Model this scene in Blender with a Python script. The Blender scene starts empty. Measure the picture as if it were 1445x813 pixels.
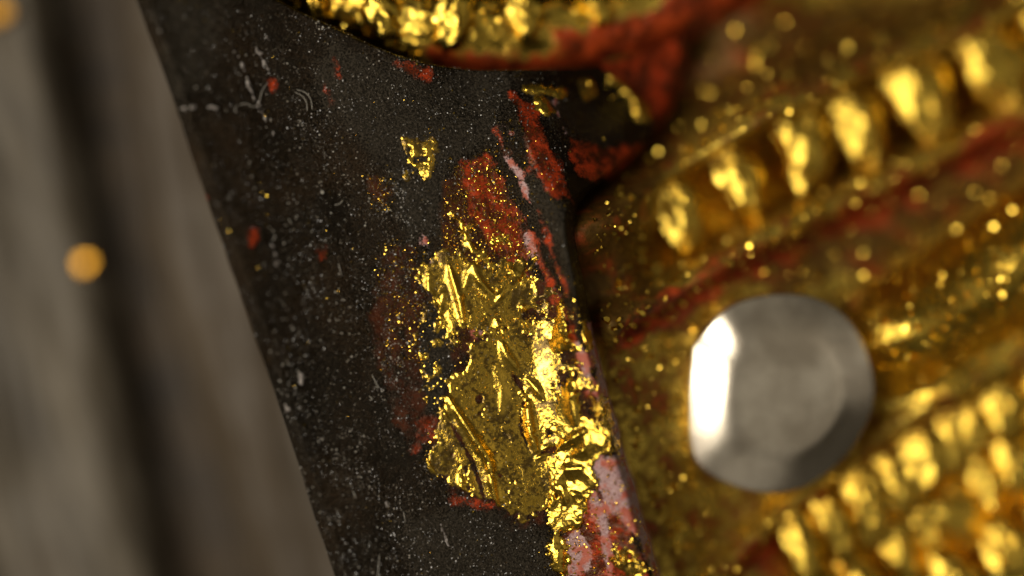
import bpy, math, random
import numpy as np
from mathutils import Vector, Matrix

random.seed(7)
RNG = np.random.default_rng(11)
S = bpy.context.scene
COL = S.collection

# ------------------------------------------------------------------ camera
# Macro set-up, enlarged: 1 unit stands for 1 cm.  The lens looks straight down.
DIST = 7.0
cd = bpy.data.cameras.new('camera')
cam = bpy.data.objects.new('camera', cd)
COL.objects.link(cam)
cam.location = (0, 0, DIST)
cam.rotation_euler = (0, 0, 0)
cd.sensor_width = 36
cd.lens = 36 * DIST / 2.89
cd.clip_start = 0.05
cd.clip_end = 100
cd.dof.use_dof = True
cd.dof.focus_distance = DIST + 0.01
cd.dof.aperture_fstop = cd.lens * 1e-3 / 0.80
S.camera = cam

# ------------------------------------------------------------------ dim room light
w = bpy.data.worlds.new('World')
S.world = w
w.use_nodes = True
bg = w.node_tree.nodes['Background']
bg.inputs['Color'].default_value = (1.0, 0.88, 0.66, 1)
bg.inputs['Strength'].default_value = 0.045

def area(name, loc, target, sx, sy, power, col):
    ld = bpy.data.lights.new(name, 'AREA')
    ld.shape = 'RECTANGLE'; ld.size = sx; ld.size_y = sy
    ld.energy = power; ld.color = col
    o = bpy.data.objects.new(name, ld); COL.objects.link(o)
    o.location = loc
    d = Vector(target) - Vector(loc)
    o.rotation_euler = d.to_track_quat('-Z', 'Y').to_euler()
    return o
# a tall strip softbox on the left, then four added fill lights
key = area('strip_softbox', (-3.4, -0.1, 4.9), (0, 0, 0), 2.1, 4.4, 390, (1.0, 0.91, 0.76))
fill = area('added_overhead_fill', (4.6, 0.0, 7.8), (4.2, 0, 0), 7.6, 6.0, 26, (1.0, 0.90, 0.72))  # added fill, so the stud's flat face reflects grey
right = area('added_right_fill', (7.2, 0.0, 5.4), (0.8, 0, 0), 4.0, 6.0, 17, (1.0, 0.90, 0.74))  # added, like the next two, to brighten the stud's bevel
rear = area('added_rear_fill', (1.2, 5.6, 6.0), (0.8, 0, 0), 5.0, 3.4, 11, (1.0, 0.90, 0.74))  # added fill for the upper bevel
front = area('added_front_fill', (1.2, -5.6, 6.0), (0.8, 0, 0), 5.0, 3.4, 11, (1.0, 0.90, 0.74))  # added fill for the lower bevel

S.view_settings.view_transform = 'Standard'
S.view_settings.look = 'None'
S.view_settings.exposure = 0.0
S.view_settings.gamma = 1.0
S.view_settings.use_curve_mapping = False
S.cycles.use_denoising = True
S.cycles.sample_clamp_indirect = 4.0

# ------------------------------------------------------------------ helpers
PX = 500.0
def wx(px, k=1.0): return (np.asarray(px, float) - 722.5) / PX * k
def wy(py, k=1.0): return (406.5 - np.asarray(py, float)) / PX * k

def hsh(ix, iy, seed):
    h = (ix.astype(np.int64) * 374761393 + iy.astype(np.int64) * 668265263 + seed * 1442695041) & 0xFFFFFFFF
    h = ((h ^ (h >> 13)) * 1274126177) & 0xFFFFFFFF
    h = h ^ (h >> 16)
    return (h & 0xFFFFFF) / float(0xFFFFFF)
def vnoise(x, y, seed=0):
    x = np.asarray(x, float); y = np.asarray(y, float)
    ix = np.floor(x); iy = np.floor(y)
    fx = x - ix; fy = y - iy
    ux = fx * fx * fx * (fx * (fx * 6 - 15) + 10); uy = fy * fy * fy * (fy * (fy * 6 - 15) + 10)
    ix = ix.astype(np.int64); iy = iy.astype(np.int64)
    a = hsh(ix, iy, seed); b = hsh(ix + 1, iy, seed); c = hsh(ix, iy + 1, seed); d = hsh(ix + 1, iy + 1, seed)
    return (a + (b - a) * ux + (c - a) * uy + (a - b - c + d) * ux * uy) * 2 - 1
def fbm(x, y, scale, octv=4, seed=0, gain=0.5, stretch=None):
    """noise in -1..1; scale = feature size in px; stretch=(angle, factor) draws it out along a direction"""
    x = np.asarray(x, float); y = np.asarray(y, float)
    if stretch:
        a, f = stretch
        ca, sa = math.cos(a), math.sin(a)
        x, y = (x * ca + y * sa) / f, -x * sa + y * ca
    x = x / scale; y = y / scale
    r = 0; amp = 1; tot = 0
    for o in range(octv):
        r = r + amp * vnoise(x + 17.3 * o, y - 9.1 * o, seed + o * 31)
        tot += amp; amp *= gain; x = x * 2.03; y = y * 2.03
    return r / tot
def ss(a, b, x):
    t = np.clip((x - a) / (b - a), 0, 1)
    return t * t * (3 - 2 * t)
def poly_sd(x, y, pts):
    """signed distance to a polygon, positive inside (px)"""
    x = np.asarray(x, float); y = np.asarray(y, float)
    d = np.full(x.shape, 1e9); ins = np.zeros(x.shape, bool)
    n = len(pts)
    for i in range(n):
        ax, ay = pts[i]; bx, by = pts[(i + 1) % n]
        ex, ey = bx - ax, by - ay
        t = np.clip(((x - ax) * ex + (y - ay) * ey) / (ex * ex + ey * ey + 1e-9), 0, 1)
        d = np.minimum(d, np.hypot(x - ax - t * ex, y - ay - t * ey))
        if ay != by:
            c = ((ay > y) != (by > y)) & (x < (bx - ax) * (y - ay) / (by - ay) + ax)
            ins ^= c
    return np.where(ins, d, -d)
def line_d(x, y, pts):
    """distance to a polyline, side (+ = below/right of travel), and arc fraction 0..1"""
    x = np.asarray(x, float); y = np.asarray(y, float)
    best = np.full(x.shape, 1e9); sd = np.zeros(x.shape); ar = np.zeros(x.shape)
    L = [math.hypot(pts[i + 1][0] - pts[i][0], pts[i + 1][1] - pts[i][1]) for i in range(len(pts) - 1)]
    T = sum(L); acc = 0
    for i in range(len(pts) - 1):
        ax, ay = pts[i]; bx, by = pts[i + 1]
        ex, ey = bx - ax, by - ay
        t = np.clip(((x - ax) * ex + (y - ay) * ey) / (L[i] ** 2), 0, 1)
        d = np.hypot(x - ax - t * ex, y - ay - t * ey)
        m = d < best
        best = np.where(m, d, best)
        sd = np.where(m, np.sign(ex * (y - ay) - ey * (x - ax)), sd)
        ar = np.where(m, (acc + t * L[i]) / T, ar)
        acc += L[i]
    return best, sd, ar
def smooth_pts(pts, n=8):
    """Catmull-Rom through the points"""
    P = [np.array(p, float) for p in pts]
    P = [2 * P[0] - P[1]] + P + [2 * P[-1] - P[-2]]
    out = []
    for i in range(1, len(P) - 2):
        for j in range(n):
            t = j / n
            out.append(tuple(0.5 * ((2 * P[i]) + (-P[i - 1] + P[i + 1]) * t + (2 * P[i - 1] - 5 * P[i] + 4 * P[i + 1] - P[i + 2]) * t * t
                       + (-P[i - 1] + 3 * P[i] - 3 * P[i + 1] + P[i + 2]) * t ** 3)))
    out.append(tuple(P[-2]))
    return out

def mesh_obj(name, V, F, mat, parent=None, attrs=None, smooth=True):
    me = bpy.data.meshes.new(name)
    V = np.asarray(V, np.float32); F = np.asarray(F, np.int32)
    k = F.shape[1]
    me.vertices.add(len(V)); me.vertices.foreach_set('co', V.ravel())
    me.loops.add(F.size); me.loops.foreach_set('vertex_index', F.ravel())
    me.polygons.add(len(F))
    me.polygons.foreach_set('loop_start', np.arange(0, F.size, k, dtype=np.int32))
    me.polygons.foreach_set('loop_total', np.full(len(F), k, np.int32))
    me.polygons.foreach_set('use_smooth', np.full(len(F), smooth))
    if attrs:
        for an, av in attrs.items():
            a = me.attributes.new(an, 'FLOAT', 'POINT')
            a.data.foreach_set('value', np.asarray(av, np.float32).ravel())
    me.update(calc_edges=True)
    me.materials.append(mat)
    o = bpy.data.objects.new(name, me); COL.objects.link(o)
    if parent: o.parent = parent
    return o
def grid(x0, x1, y0, y1, step):
    xs = np.arange(x0, x1 + step, step); ys = np.arange(y0, y1 + step, step)
    return np.meshgrid(xs, ys)
def sheet(name, X, Y, Z, keep, mat, parent=None, attrs=None, k=1.0):
    """a height-field mesh over the kept grid points; X, Y in px, Z in units"""
    ny, nx = X.shape
    idx = np.arange(ny * nx).reshape(ny, nx)
    q = keep[:-1, :-1] & keep[1:, :-1] & keep[:-1, 1:] & keep[1:, 1:]
    F = np.stack([idx[:-1, :-1][q], idx[1:, :-1][q], idx[1:, 1:][q], idx[:-1, 1:][q]], 1)
    used = np.unique(F)
    rem = np.full(ny * nx, -1); rem[used] = np.arange(len(used))
    V = np.stack([wx(X, k).ravel(), wy(Y, k).ravel(), Z.ravel()], 1)[used]
    at = {a: v.ravel()[used] for a, v in (attrs or {}).items()}
    return mesh_obj(name, V, rem[F], mat, parent, at)
def empty(name, loc=(0, 0, 0)):
    o = bpy.data.objects.new(name, None); COL.objects.link(o)
    o.location = loc; o.empty_display_size = 0.1
    return o
def tag(o, label=None, cat=None, group=None, kind=None):
    if label: o['label'] = label
    if cat: o['category'] = cat
    if group: o['group'] = group
    if kind: o['kind'] = kind
    return o

def scatter(name, P, size, tilt, mat, parent=None, flat=0.35, seed=1, lean=(0, 0)):
    """many small irregular chips as one mesh: P Nx3, size N, tilt = spread of their lean in radians"""
    r = np.random.default_rng(seed)
    n = len(P)
    m = 6
    ang = np.linspace(0, 2 * np.pi, m, endpoint=False)
    rad = 0.75 + 0.5 * r.random((n, m))
    V = np.zeros((n, 2 * m, 3))
    el = 0.6 + 0.8 * r.random(n)
    for j in range(m):
        for lay in (0, 1):
            rr = rad[:, j] * (1.0 if lay == 0 else 0.72)
            V[:, lay * m + j, 0] = np.cos(ang[j]) * rr * el
            V[:, lay * m + j, 1] = np.sin(ang[j]) * rr
            V[:, lay * m + j, 2] = flat * (-1 if lay == 0 else 1)
    V *= (size / 2)[:, None, None]
    a = r.random(n) * 2 * np.pi
    tx = r.normal(0, 1, n) * tilt + lean[0]; ty = r.normal(0, 1, n) * tilt + lean[1]
    ca, sa = np.cos(a)[:, None], np.sin(a)[:, None]
    x, y, z = V[..., 0], V[..., 1], V[..., 2]
    x, y = x * ca - y * sa, x * sa + y * ca
    c, s = np.cos(tx)[:, None], np.sin(tx)[:, None]
    y, z = y * c - z * s, y * s + z * c
    c, s = np.cos(ty)[:, None], np.sin(ty)[:, None]
    x, z = x * c + z * s, -x * s + z * c
    V = np.stack([x, y, z], -1) + P[:, None, :]
    F = []
    for j in range(m):
        q = (j + 1) % m
        F += [(j, q, m + q), (j, m + q, m + j)]
    for j in range(1, m - 1):
        F.append((m, m + j, m + j + 1))
        F.append((0, j + 1, j))
    F = np.array(F)
    FF = (F[None] + (np.arange(n) * 2 * m)[:, None, None]).reshape(-1, 3)
    return mesh_obj(name, V.reshape(-1, 3), FF, mat, parent, smooth=False)

# ------------------------------------------------------------------ materials
def new_mat(name):
    m = bpy.data.materials.new(name); m.use_nodes = True
    nt = m.node_tree
    return m, nt, nt.nodes, nt.links, nt.nodes['Principled BSDF']
def N(nt, t, **kw):
    n = nt.nodes.new(t)
    for k, v in kw.items():
        if k in n.inputs: n.inputs[k].default_value = v
        else: setattr(n, k, v)
    return n
def noise(nt, co, scale, detail=3, rough=0.55):
    n = N(nt, 'ShaderNodeTexNoise')
    n.inputs['Scale'].default_value = scale; n.inputs['Detail'].default_value = detail; n.inputs['Roughness'].default_value = rough
    nt.links.new(co, n.inputs['Vector'])
    return n.outputs['Fac']
def mth(nt, op, a, b=None, c=None):
    n = N(nt, 'ShaderNodeMath', operation=op)
    for i, v in enumerate((a, b, c)):
        if v is None: continue
        if isinstance(v, (int, float)): n.inputs[i].default_value = v
        else: nt.links.new(v, n.inputs[i])
    return n.outputs[0]
def ramp(nt, f, a, b, lo=0.0, hi=1.0):
    n = N(nt, 'ShaderNodeMapRange', interpolation_type='SMOOTHSTEP')
    n.inputs['From Min'].default_value = a; n.inputs['From Max'].default_value = b
    n.inputs['To Min'].default_value = lo; n.inputs['To Max'].default_value = hi
    nt.links.new(f, n.inputs['Value'])
    return n.outputs[0]
def mixc(nt, f, a, b):
    n = N(nt, 'ShaderNodeMix', data_type='RGBA')
    nt.links.new(f, n.inputs[0]) if not isinstance(f, (int, float)) else setattr(n.inputs[0], 'default_value', f)
    for s, v in ((n.inputs[6], a), (n.inputs[7], b)):
        if isinstance(v, tuple): s.default_value = (*v, 1)
        else: nt.links.new(v, s)
    return n.outputs[2]
def mixf(nt, f, a, b):
    n = N(nt, 'ShaderNodeMix', data_type='FLOAT')
    nt.links.new(f, n.inputs[0])
    for s, v in ((n.inputs[2], a), (n.inputs[3], b)):
        if isinstance(v, (int, float)): s.default_value = v
        else: nt.links.new(v, s)
    return n.outputs[0]
def attr(nt, name):
    n = N(nt, 'ShaderNodeAttribute', attribute_name=name)
    return n.outputs['Fac']
def coords(nt, obj=True):
    n = N(nt, 'ShaderNodeTexCoord')
    return n.outputs['Object']

def bump(nt, h, strength, dist, normal=None):
    b = N(nt, 'ShaderNodeBump')
    if isinstance(strength, (int, float)): b.inputs['Strength'].default_value = strength
    else: nt.links.new(strength, b.inputs['Strength'])
    b.inputs['Distance'].default_value = dist
    nt.links.new(h, b.inputs['Height'])
    if normal: nt.links.new(normal, b.inputs['Normal'])
    return b.outputs['Normal']

GOLD = (0.90, 0.63, 0.10)
GOLD_OLD = (0.62, 0.37, 0.045)
BOLE = (0.46, 0.062, 0.012)
BOLE_DARK = (0.12, 0.024, 0.010)

def lacquer_material():
    m, nt, nd, lk, bs = new_mat('worn_black_lacquer')
    co = coords(nt)
    n_f = noise(nt, co, 170, 3, 0.65)      # grain
    n_m = noise(nt, co, 22, 4, 0.6)
    n_l = noise(nt, co, 5.0, 3, 0.5)
    edge = mth(nt, 'MULTIPLY', mth(nt, 'SUBTRACT', n_m, 0.5), 1.6)
    edgef = mth(nt, 'MULTIPLY', mth(nt, 'SUBTRACT', n_f, 0.5), 0.9)
    e = mth(nt, 'ADD', edge, edgef)
    f_b = ramp(nt, mth(nt, 'ADD', attr(nt, 'bole'), e), -0.40, 0.55)
    f_g = ramp(nt, mth(nt, 'ADD', attr(nt, 'gesso'), e), -0.10, 0.30)
    f_s = ramp(nt, mth(nt, 'ADD', attr(nt, 'slate'), e), -0.5, 0.6)
    f_r = ramp(nt, mth(nt, 'ADD', attr(nt, 'stain'), e), -0.25, 0.55)
    black = mixc(nt, ramp(nt, mth(nt, 'ADD', mth(nt, 'MULTIPLY', n_f, 0.6), mth(nt, 'MULTIPLY', n_l, 0.4)), 0.42, 0.66), (0.0010, 0.0006, 0.0004), (0.016, 0.0085, 0.0034))
    slate = mixc(nt, ramp(nt, n_f, 0.38, 0.66), (0.002, 0.0016, 0.0012), (0.036, 0.030, 0.022))
    stain = mixc(nt, ramp(nt, n_m, 0.3, 0.7), (0.006, 0.003, 0.0015), (0.060, 0.014, 0.005))
    bole = mixc(nt, ramp(nt, mth(nt, 'ADD', n_m, mth(nt, 'MULTIPLY', mth(nt, 'SUBTRACT', n_f, 0.5), 0.5)), 0.38, 0.72), (0.055, 0.011, 0.004), (0.42, 0.043, 0.010))
    gesso = mixc(nt, ramp(nt, n_f, 0.3, 0.7), (0.26, 0.14, 0.14), (0.45, 0.31, 0.32))
    gesso = mixc(nt, ramp(nt, n_m, 0.46, 0.60), gesso, (0.38, 0.10, 0.07))
    c = mixc(nt, f_s, black, slate)
    c = mixc(nt, f_r, c, stain)
    c = mixc(nt, f_b, c, bole)
    c = mixc(nt, f_g, c, gesso)
    lk.new(c, bs.inputs['Base Color'])
    r = mixf(nt, f_s, ramp(nt, n_m, 0.3, 0.7, 0.10, 0.20), 0.30)
    r = mixf(nt, f_b, r, 0.24)
    r = mixf(nt, f_g, r, 0.42)
    lk.new(r, bs.inputs['Roughness'])
    bs.inputs['Specular IOR Level'].default_value = 0.19
    bs.inputs['Specular Tint'].default_value = (1.0, 0.84, 0.62, 1)
    n1 = bump(nt, n_m, 0.14, 0.012)
    n2 = bump(nt, n_f, mixf(nt, mth(nt, 'MAXIMUM', f_b, f_g), 0.95, 0.22), 0.006, n1)
    vf = N(nt, 'ShaderNodeTexVoronoi', feature='F1'); vf.inputs['Scale'].default_value = 190
    lk.new(co, vf.inputs['Vector'])
    n3 = bump(nt, vf.outputs['Distance'], 0.25, 0.003, n2)
    lk.new(n3, bs.inputs['Normal'])
    return m

def leaf_material(name, base, rough, grain=1.0):
    m, nt, nd, lk, bs = new_mat(name)
    co = coords(nt)
    n_f = noise(nt, co, 130, 3, 0.6)
    n_m = noise(nt, co, 16, 4, 0.6)
    n_g = noise(nt, co, 75, 3, 0.7)
    worn0 = ramp(nt, mth(nt, 'ADD', n_g, mth(nt, 'MULTIPLY', mth(nt, 'SUBTRACT', n_m, 0.5), 0.7)), 0.42, 0.58)
    worn = mth(nt, 'MULTIPLY', mth(nt, 'MULTIPLY', worn0, 0.9), mth(nt, 'SUBTRACT', 1.0, attr(nt, 'fresh')))
    tone = mixc(nt, ramp(nt, n_m, 0.35, 0.65), base, (0.60, 0.40, 0.06))
    lk.new(mixc(nt, worn, tone, (0.040, 0.020, 0.005)), bs.inputs['Base Color'])
    lk.new(mth(nt, 'SUBTRACT', 1.0, mth(nt, 'MULTIPLY', worn, 0.35)), bs.inputs['Metallic'])
    lk.new(ramp(nt, n_m, 0.3, 0.7, rough - 0.04, rough + 0.06), bs.inputs['Roughness'])
    n1 = bump(nt, n_m, 0.04, 0.012)
    n2 = bump(nt, n_f, 0.30 * grain, 0.004, n1)
    lk.new(n2, bs.inputs['Normal'])
    return m

def carving_material():
    m, nt, nd, lk, bs = new_mat('old_carved_gilding')
    co = coords(nt)
    n_f = noise(nt, co, 40, 4, 0.62)
    n_m = noise(nt, co, 11, 4, 0.6)
    e = mth(nt, 'ADD', mth(nt, 'MULTIPLY', mth(nt, 'SUBTRACT', n_m, 0.5), 3.0), mth(nt, 'MULTIPLY', mth(nt, 'SUBTRACT', n_f, 0.5), 1.0))
    f_b = ramp(nt, mth(nt, 'ADD', attr(nt, 'bole'), e), -0.5, 0.7)
    f_d = ramp(nt, mth(nt, 'ADD', attr(nt, 'brown_shade'), e), -0.5, 0.7)
    gold = mixc(nt, ramp(nt, n_m, 0.35, 0.68), GOLD, GOLD_OLD)
    c = mixc(nt, f_d, gold, mixc(nt, n_f, (0.035, 0.015, 0.004), (0.22, 0.115, 0.020)))
    c = mixc(nt, f_b, c, mixc(nt, ramp(nt, mth(nt, 'ADD', mth(nt, 'MULTIPLY', n_f, 0.4), mth(nt, 'MULTIPLY', n_m, 0.6)), 0.38, 0.64), (0.07, 0.014, 0.005), BOLE))
    lk.new(c, bs.inputs['Base Color'])
    met = mth(nt, 'MULTIPLY', mth(nt, 'SUBTRACT', 1.0, f_b), mth(nt, 'SUBTRACT', 1.0, mth(nt, 'MULTIPLY', f_d, 0.65)))
    lk.new(met, bs.inputs['Metallic'])
    lk.new(mixf(nt, f_d, ramp(nt, n_m, 0.3, 0.7, 0.15, 0.28), 0.45), bs.inputs['Roughness'])
    bs.inputs['Specular IOR Level'].default_value = 0.25
    n1 = bump(nt, n_m, 0.30, 0.03)
    n2 = bump(nt, n_f, 0.5, 0.012, n1)
    lk.new(n2, bs.inputs['Normal'])
    return m

def simple(name, col, rough, metal=0.0, col2=None, scale=60, bstr=0.3):
    m, nt, nd, lk, bs = new_mat(name)
    co = coords(nt)
    n = noise(nt, co, scale, 3)
    lk.new(mixc(nt, ramp(nt, n, 0.3, 0.7), col, col2 or tuple(0.6 * c for c in col)), bs.inputs['Base Color'])
    bs.inputs['Roughness'].default_value = rough
    bs.inputs['Metallic'].default_value = metal
    if bstr: lk.new(bump(nt, n, bstr, 0.01), bs.inputs['Normal'])
    return m

def wood_material():
    m, nt, nd, lk, bs = new_mat('weathered_grey_wood')
    mp = N(nt, 'ShaderNodeMapping'); lk.new(coords(nt), mp.inputs['Vector'])
    mp.inputs['Scale'].default_value = (1.0, 0.12, 1.0)
    n1 = noise(nt, mp.outputs[0], 9, 4, 0.6)
    n2 = noise(nt, coords(nt), 2.2, 3, 0.5)
    grey = mixc(nt, ramp(nt, n1, 0.30, 0.70), (0.044, 0.034, 0.022), (0.135, 0.112, 0.080))
    brown = mixc(nt, n1, (0.034, 0.022, 0.011), (0.100, 0.074, 0.047))
    f = ramp(nt, mth(nt, 'ADD', n2, mth(nt, 'MULTIPLY', attr(nt, 'brown'), 0.5)), 0.60, 0.85)
    lk.new(mixc(nt, f, grey, brown), bs.inputs['Base Color'])
    bs.inputs['Roughness'].default_value = 0.62
    lk.new(bump(nt, n1, 0.5, 0.03), bs.inputs['Normal'])
    return m

M_LAC = lacquer_material()
M_LEAF = leaf_material('crinkled_gold_leaf', (0.86, 0.55, 0.075), 0.20)
M_CARVE = carving_material()
M_CRUMB = simple('gold_crumb', GOLD, 0.22, 1.0, (0.80, 0.50, 0.06), 30, 0)
M_COPPER = simple('orange_gold_fleck', (0.52, 0.26, 0.025), 0.32, 1.0, (0.40, 0.19, 0.02), 30, 0)
M_DUST = simple('pale_dust', (0.45, 0.42, 0.38), 0.4, 0.0, (0.20, 0.17, 0.13), 40, 0)
M_GRIT = simple('lacquer_grit', (0.06, 0.048, 0.034), 0.15, 0.0, (0.012, 0.009, 0.006), 60, 0)
M_FIBRE = simple('lint', (0.40, 0.37, 0.32), 0.5, 0, None, 40, 0)
M_SILVER = simple('dull_silver', (0.96, 0.87, 0.72), 0.27, 1.0, (0.60, 0.52, 0.41), 6, 0.10)
M_WOOD = wood_material()
M_DARKWOOD = simple('dark_brown_wood', (0.09, 0.055, 0.022), 0.6, 0, (0.02, 0.012, 0.006), 6, 0.4)
M_CHIP = simple('chipped_gesso', (0.30, 0.27, 0.25), 0.5, 0, (0.08, 0.065, 0.055), 60, 0.4)

# ================================================================== background: boards and slats
KB = (DIST + 1.35) / DIST
def build_backboard():
    X, Y = grid(-700, 2200, -700, 1500, 40)
    Z = -1.40 + 0.02 * fbm(X, Y, 200, 3, 5)
    b = sheet('backing_board', X, Y, Z, np.ones(X.shape, bool), M_DARKWOOD, None, None, KB)
    b['kind'] = 'structure'
build_backboard()

def build_slat(label, right, left, z, seed, brownf):
    """a long rounded slat between two outlines (px at its own depth)"""
    k = (DIST - z) / DIST
    ny, nx = 150, 46
    v = np.linspace(-0.35, 1.35, ny)[:, None] * np.ones((1, nx))
    u = np.linspace(0, 1, nx)[None, :] * np.ones((ny, 1))
    y = v * 813
    def ev(pts, yy):
        ys = [p[1] for p in pts]; xs = [p[0] for p in pts]
        return np.interp(yy, ys, xs)
    xl = ev(left, y); xr = ev(right, y)
    x = xl + (xr - xl) * u
    prof = np.clip(1 - np.abs(2 * u - 1) ** 6.0, 0, 1) ** 0.6
    a = math.atan2(813, 275)
    gr = fbm(x, y, 34, 4, seed, 0.55, (a + 0.16, 9.0))
    zz = z - 0.30 + 0.30 * prof + 0.045 * gr * prof + 0.02 * fbm(x, y, 120, 2, seed + 9)
    V = [np.stack([wx(x, k).ravel(), wy(y, k).ravel(), zz.ravel()], 1)]
    # flat underside
    V.append(np.stack([wx(x, k).ravel(), wy(y, k).ravel(), np.full(x.size, z - 0.30)], 1))
    V = np.concatenate(V)
    idx = np.arange(ny * nx).reshape(ny, nx); off = ny * nx
    F = [np.stack([idx[:-1, :-1], idx[1:, :-1], idx[1:, 1:], idx[:-1, 1:]], -1).reshape(-1, 4)]
    F.append(F[0][:, ::-1] + off)
    for line, fl in ((idx[:, 0], 0), (idx[:, -1], 1), (idx[0, :], 1), (idx[-1, :], 0)):
        q = np.stack([line[:-1], line[1:], line[1:] + off, line[:-1] + off], 1)
        F.append(q[:, ::-1] if fl else q)
    br = brownf(u, v)
    o = mesh_obj('wooden_slat', V, np.concatenate(F), M_WOOD, None, {'brown': np.concatenate([br.ravel(), br.ravel()])})
    # turned so that the grain runs along the object's own Y axis
    rot = math.atan2(275, 813) + 0.16
    co = np.empty(len(V) * 3, np.float32); o.data.vertices.foreach_get('co', co); co = co.reshape(-1, 3)
    c_, s_ = math.cos(rot), math.sin(rot)
    co[:, :2] = co[:, :2] @ np.array([[c_, s_], [-s_, c_]]).T
    o.data.vertices.foreach_set('co', co.ravel()); o.data.update()
    o.rotation_euler = (0, 0, rot)
    tag(o, label, 'slat', 'grey slats behind the carving')
    return o
sl_a = build_slat('blurred grey weathered wooden slat with a gold fleck, away from the black ridge',
                  [(-10, -300), (75, 0), (150, 400), (232, 813), (330, 1200)], [(-330, -300), (-260, 0), (-180, 400), (-90, 813), (0, 1200)],
                  -1.00, 3, lambda u, v: 0.25 * ss(0.5, 1, v) + 0 * u)
sl_b = build_slat('blurred grey brown wooden slat passing beneath the black ridge',
                  [(400, -300), (490, 0), (620, 400), (740, 813), (860, 1200)], [(110, -300), (150, 0), (205, 400), (330, 813), (450, 1200)],
                  -0.92, 8, lambda u, v: 1.0 - 1.6 * u + 0.2 * v)

# gold flecks lying on the slats
def fleck(px, py, z, size, label):
    k = (DIST - z) / DIST
    P = np.array([[wx(px, k), wy(py, k), z]], float)
    o = scatter('gold_fleck', P * 0, np.array([size]), 0.02, M_COPPER, None, 0.12, int(px) + 3, (0, -0.15))
    o.location = tuple(P[0])
    tag(o, label, 'gold fleck')
fleck(119, 371, -0.985, 0.055, 'round glowing orange gold fleck on the grey slat beside the dark gap')
fleck(0, 18, -0.97, 0.10, 'orange gold fleck at the outer side of the grey slat')

# ================================================================== the dark ridge
L_PTS = [(100, -300), (195, 0), (266, 200), (335, 400), (402, 600), (470, 813), (590, 1200)]
R_PTS = [(1040, -300), (1000, -60), (985, 60), (950, 160), (880, 235), (812, 300), (822, 400), (848, 520), (890, 670), (932, 813), (1040, 1200)]
def left_x(y): return np.interp(y, [p[1] for p in L_PTS], [p[0] for p in L_PTS])
_rs = smooth_pts(R_PTS, 8)
def right_x(y): return np.interp(y, [p[1] for p in _rs], [p[0] for p in _rs])
ROLL = smooth_pts([(250, -150), (400, -70), (500, -22), (600, 18), (720, 28), (850, 10), (960, -35), (1100, -100)])
_pp = np.array([(-900, .36), (-700, .41), (-600, .28), (-500, .165), (-400, .075), (-330, .030), (-270, .022), (-210, .013), (-150, .000), (-105, -.010), (-78, -.002), (-45, .030), (-15, .062), (0, .068), (14, .060), (30, .035), (60, -.04), (120, -.2), (260, -.36)])
_PD = np.linspace(-900, 260, 600)
_PZ = np.interp(_PD, _pp[:, 0], _pp[:, 1])
_PZ = np.convolve(np.pad(_PZ, 6, 'edge'), np.ones(13) / 13, 'valid')
def ridge_z(x, y, fine=True):
    x = np.asarray(x, float); y = np.asarray(y, float)
    xl = left_x(y) + 4 + 4 * fbm(y, y * 0, 150, 4, 41); xr = right_x(y) + 4 * fbm(y, y * 0 + 9, 40, 3, 42)
    # the crest line runs a little inside the right-hand edge; below the joint it is well defined
    xc = np.interp(y, [-300, 0, 150, 300, 400, 520, 670, 813, 1200], [690, 700, 730, 790, 810, 836, 878, 918, 1030])
    d = x - xc
    d = np.where(d > 0, d * (1 - 0.5 * ss(310, 220, y)), d)
    d = d - 0.75 * ss(560, 450, y) * np.clip(-d, 0, 60)
    z = np.interp(d, _PD, _PZ)
    # hollow at the top right, where the ridge meets the roll
    h = ss(-10, 90, d) * ss(330, 200, y)
    z = z - 0.10 * h - 0.05 * ss(330, 200, y) * ss(-90, 0, d)
    # shallow scoop below the roll
    z = z - 0.07 * ss(95, 0, np.abs(y - (100 + (x - 640) * 0.02))) * ss(500, 740, x)
    z = z + 0.012 * fbm(x, y, 110, 2, 21, 0.4, (1.24, 2.2)) + 0.0022 * fbm(x, y, 26, 2, 22, 0.5, (1.24, 2.0))
    if fine: z = z + 0.0018 * fbm(x, y, 7, 3, 23, 0.6)
    # the roll along the top covers the ridge
    z = z - 0.46 * ss(70, 50, line_d(x, y, ROLL)[0])
    # flanks
    dl = xl - x
    z = z - 0.04 * ss(-22, 2, dl) - 1.1 * ss(-2, 16, dl)
    dr = x - xr
    z = z - 0.05 * ss(-16, 2, dr) - 0.62 * ss(-1, 15, dr)
    return z

def blob(x, y, cx, cy, r, sy=1.0, a=0.0):
    ca, sa = math.cos(a), math.sin(a)
    dx, dy = x - cx, y - cy
    u = dx * ca + dy * sa; v = (-dx * sa + dy * ca) / sy
    return r - np.hypot(u, v)
RED_POLYS = [
    [(648, 230), (688, 205), (706, 250), (736, 312), (748, 362), (744, 402), (716, 372), (692, 342), (668, 300)],
    [(560, 88), (600, 95), (618, 108), (606, 116), (585, 104)],
    [(795, 813), (786, 768), (826, 708), (852, 690), (878, 730), (905, 790), (925, 850), (800, 850)],
    [(720, 130), (750, 150), (790, 240), (812, 290), (780, 280), (745, 210)],
    [(800, 190), (860, 205), (915, 195), (960, 150), (1010, 120), (1010, 250), (880, 260), (820, 245)],
    [(835, 60), (1010, 20), (1010, 150), (940, 170), (905, 130), (870, 95)],
]
RED_LINES = [([(742, 318), (760, 368), (785, 420), (812, 480), (832, 548)], 6.5), ([(640, 703), (668, 708), (690, 714)], 5),
             ([(760, 300), (792, 395), (806, 430)], 4), ([(742, 190), (752, 232)], 5), ([(700, 180), (712, 215)], 4),
             ([(464, 130), (472, 150)], 3.5), ([(475, 88), (480, 108)], 3), ([(705, 350), (730, 392)], 5)]
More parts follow.
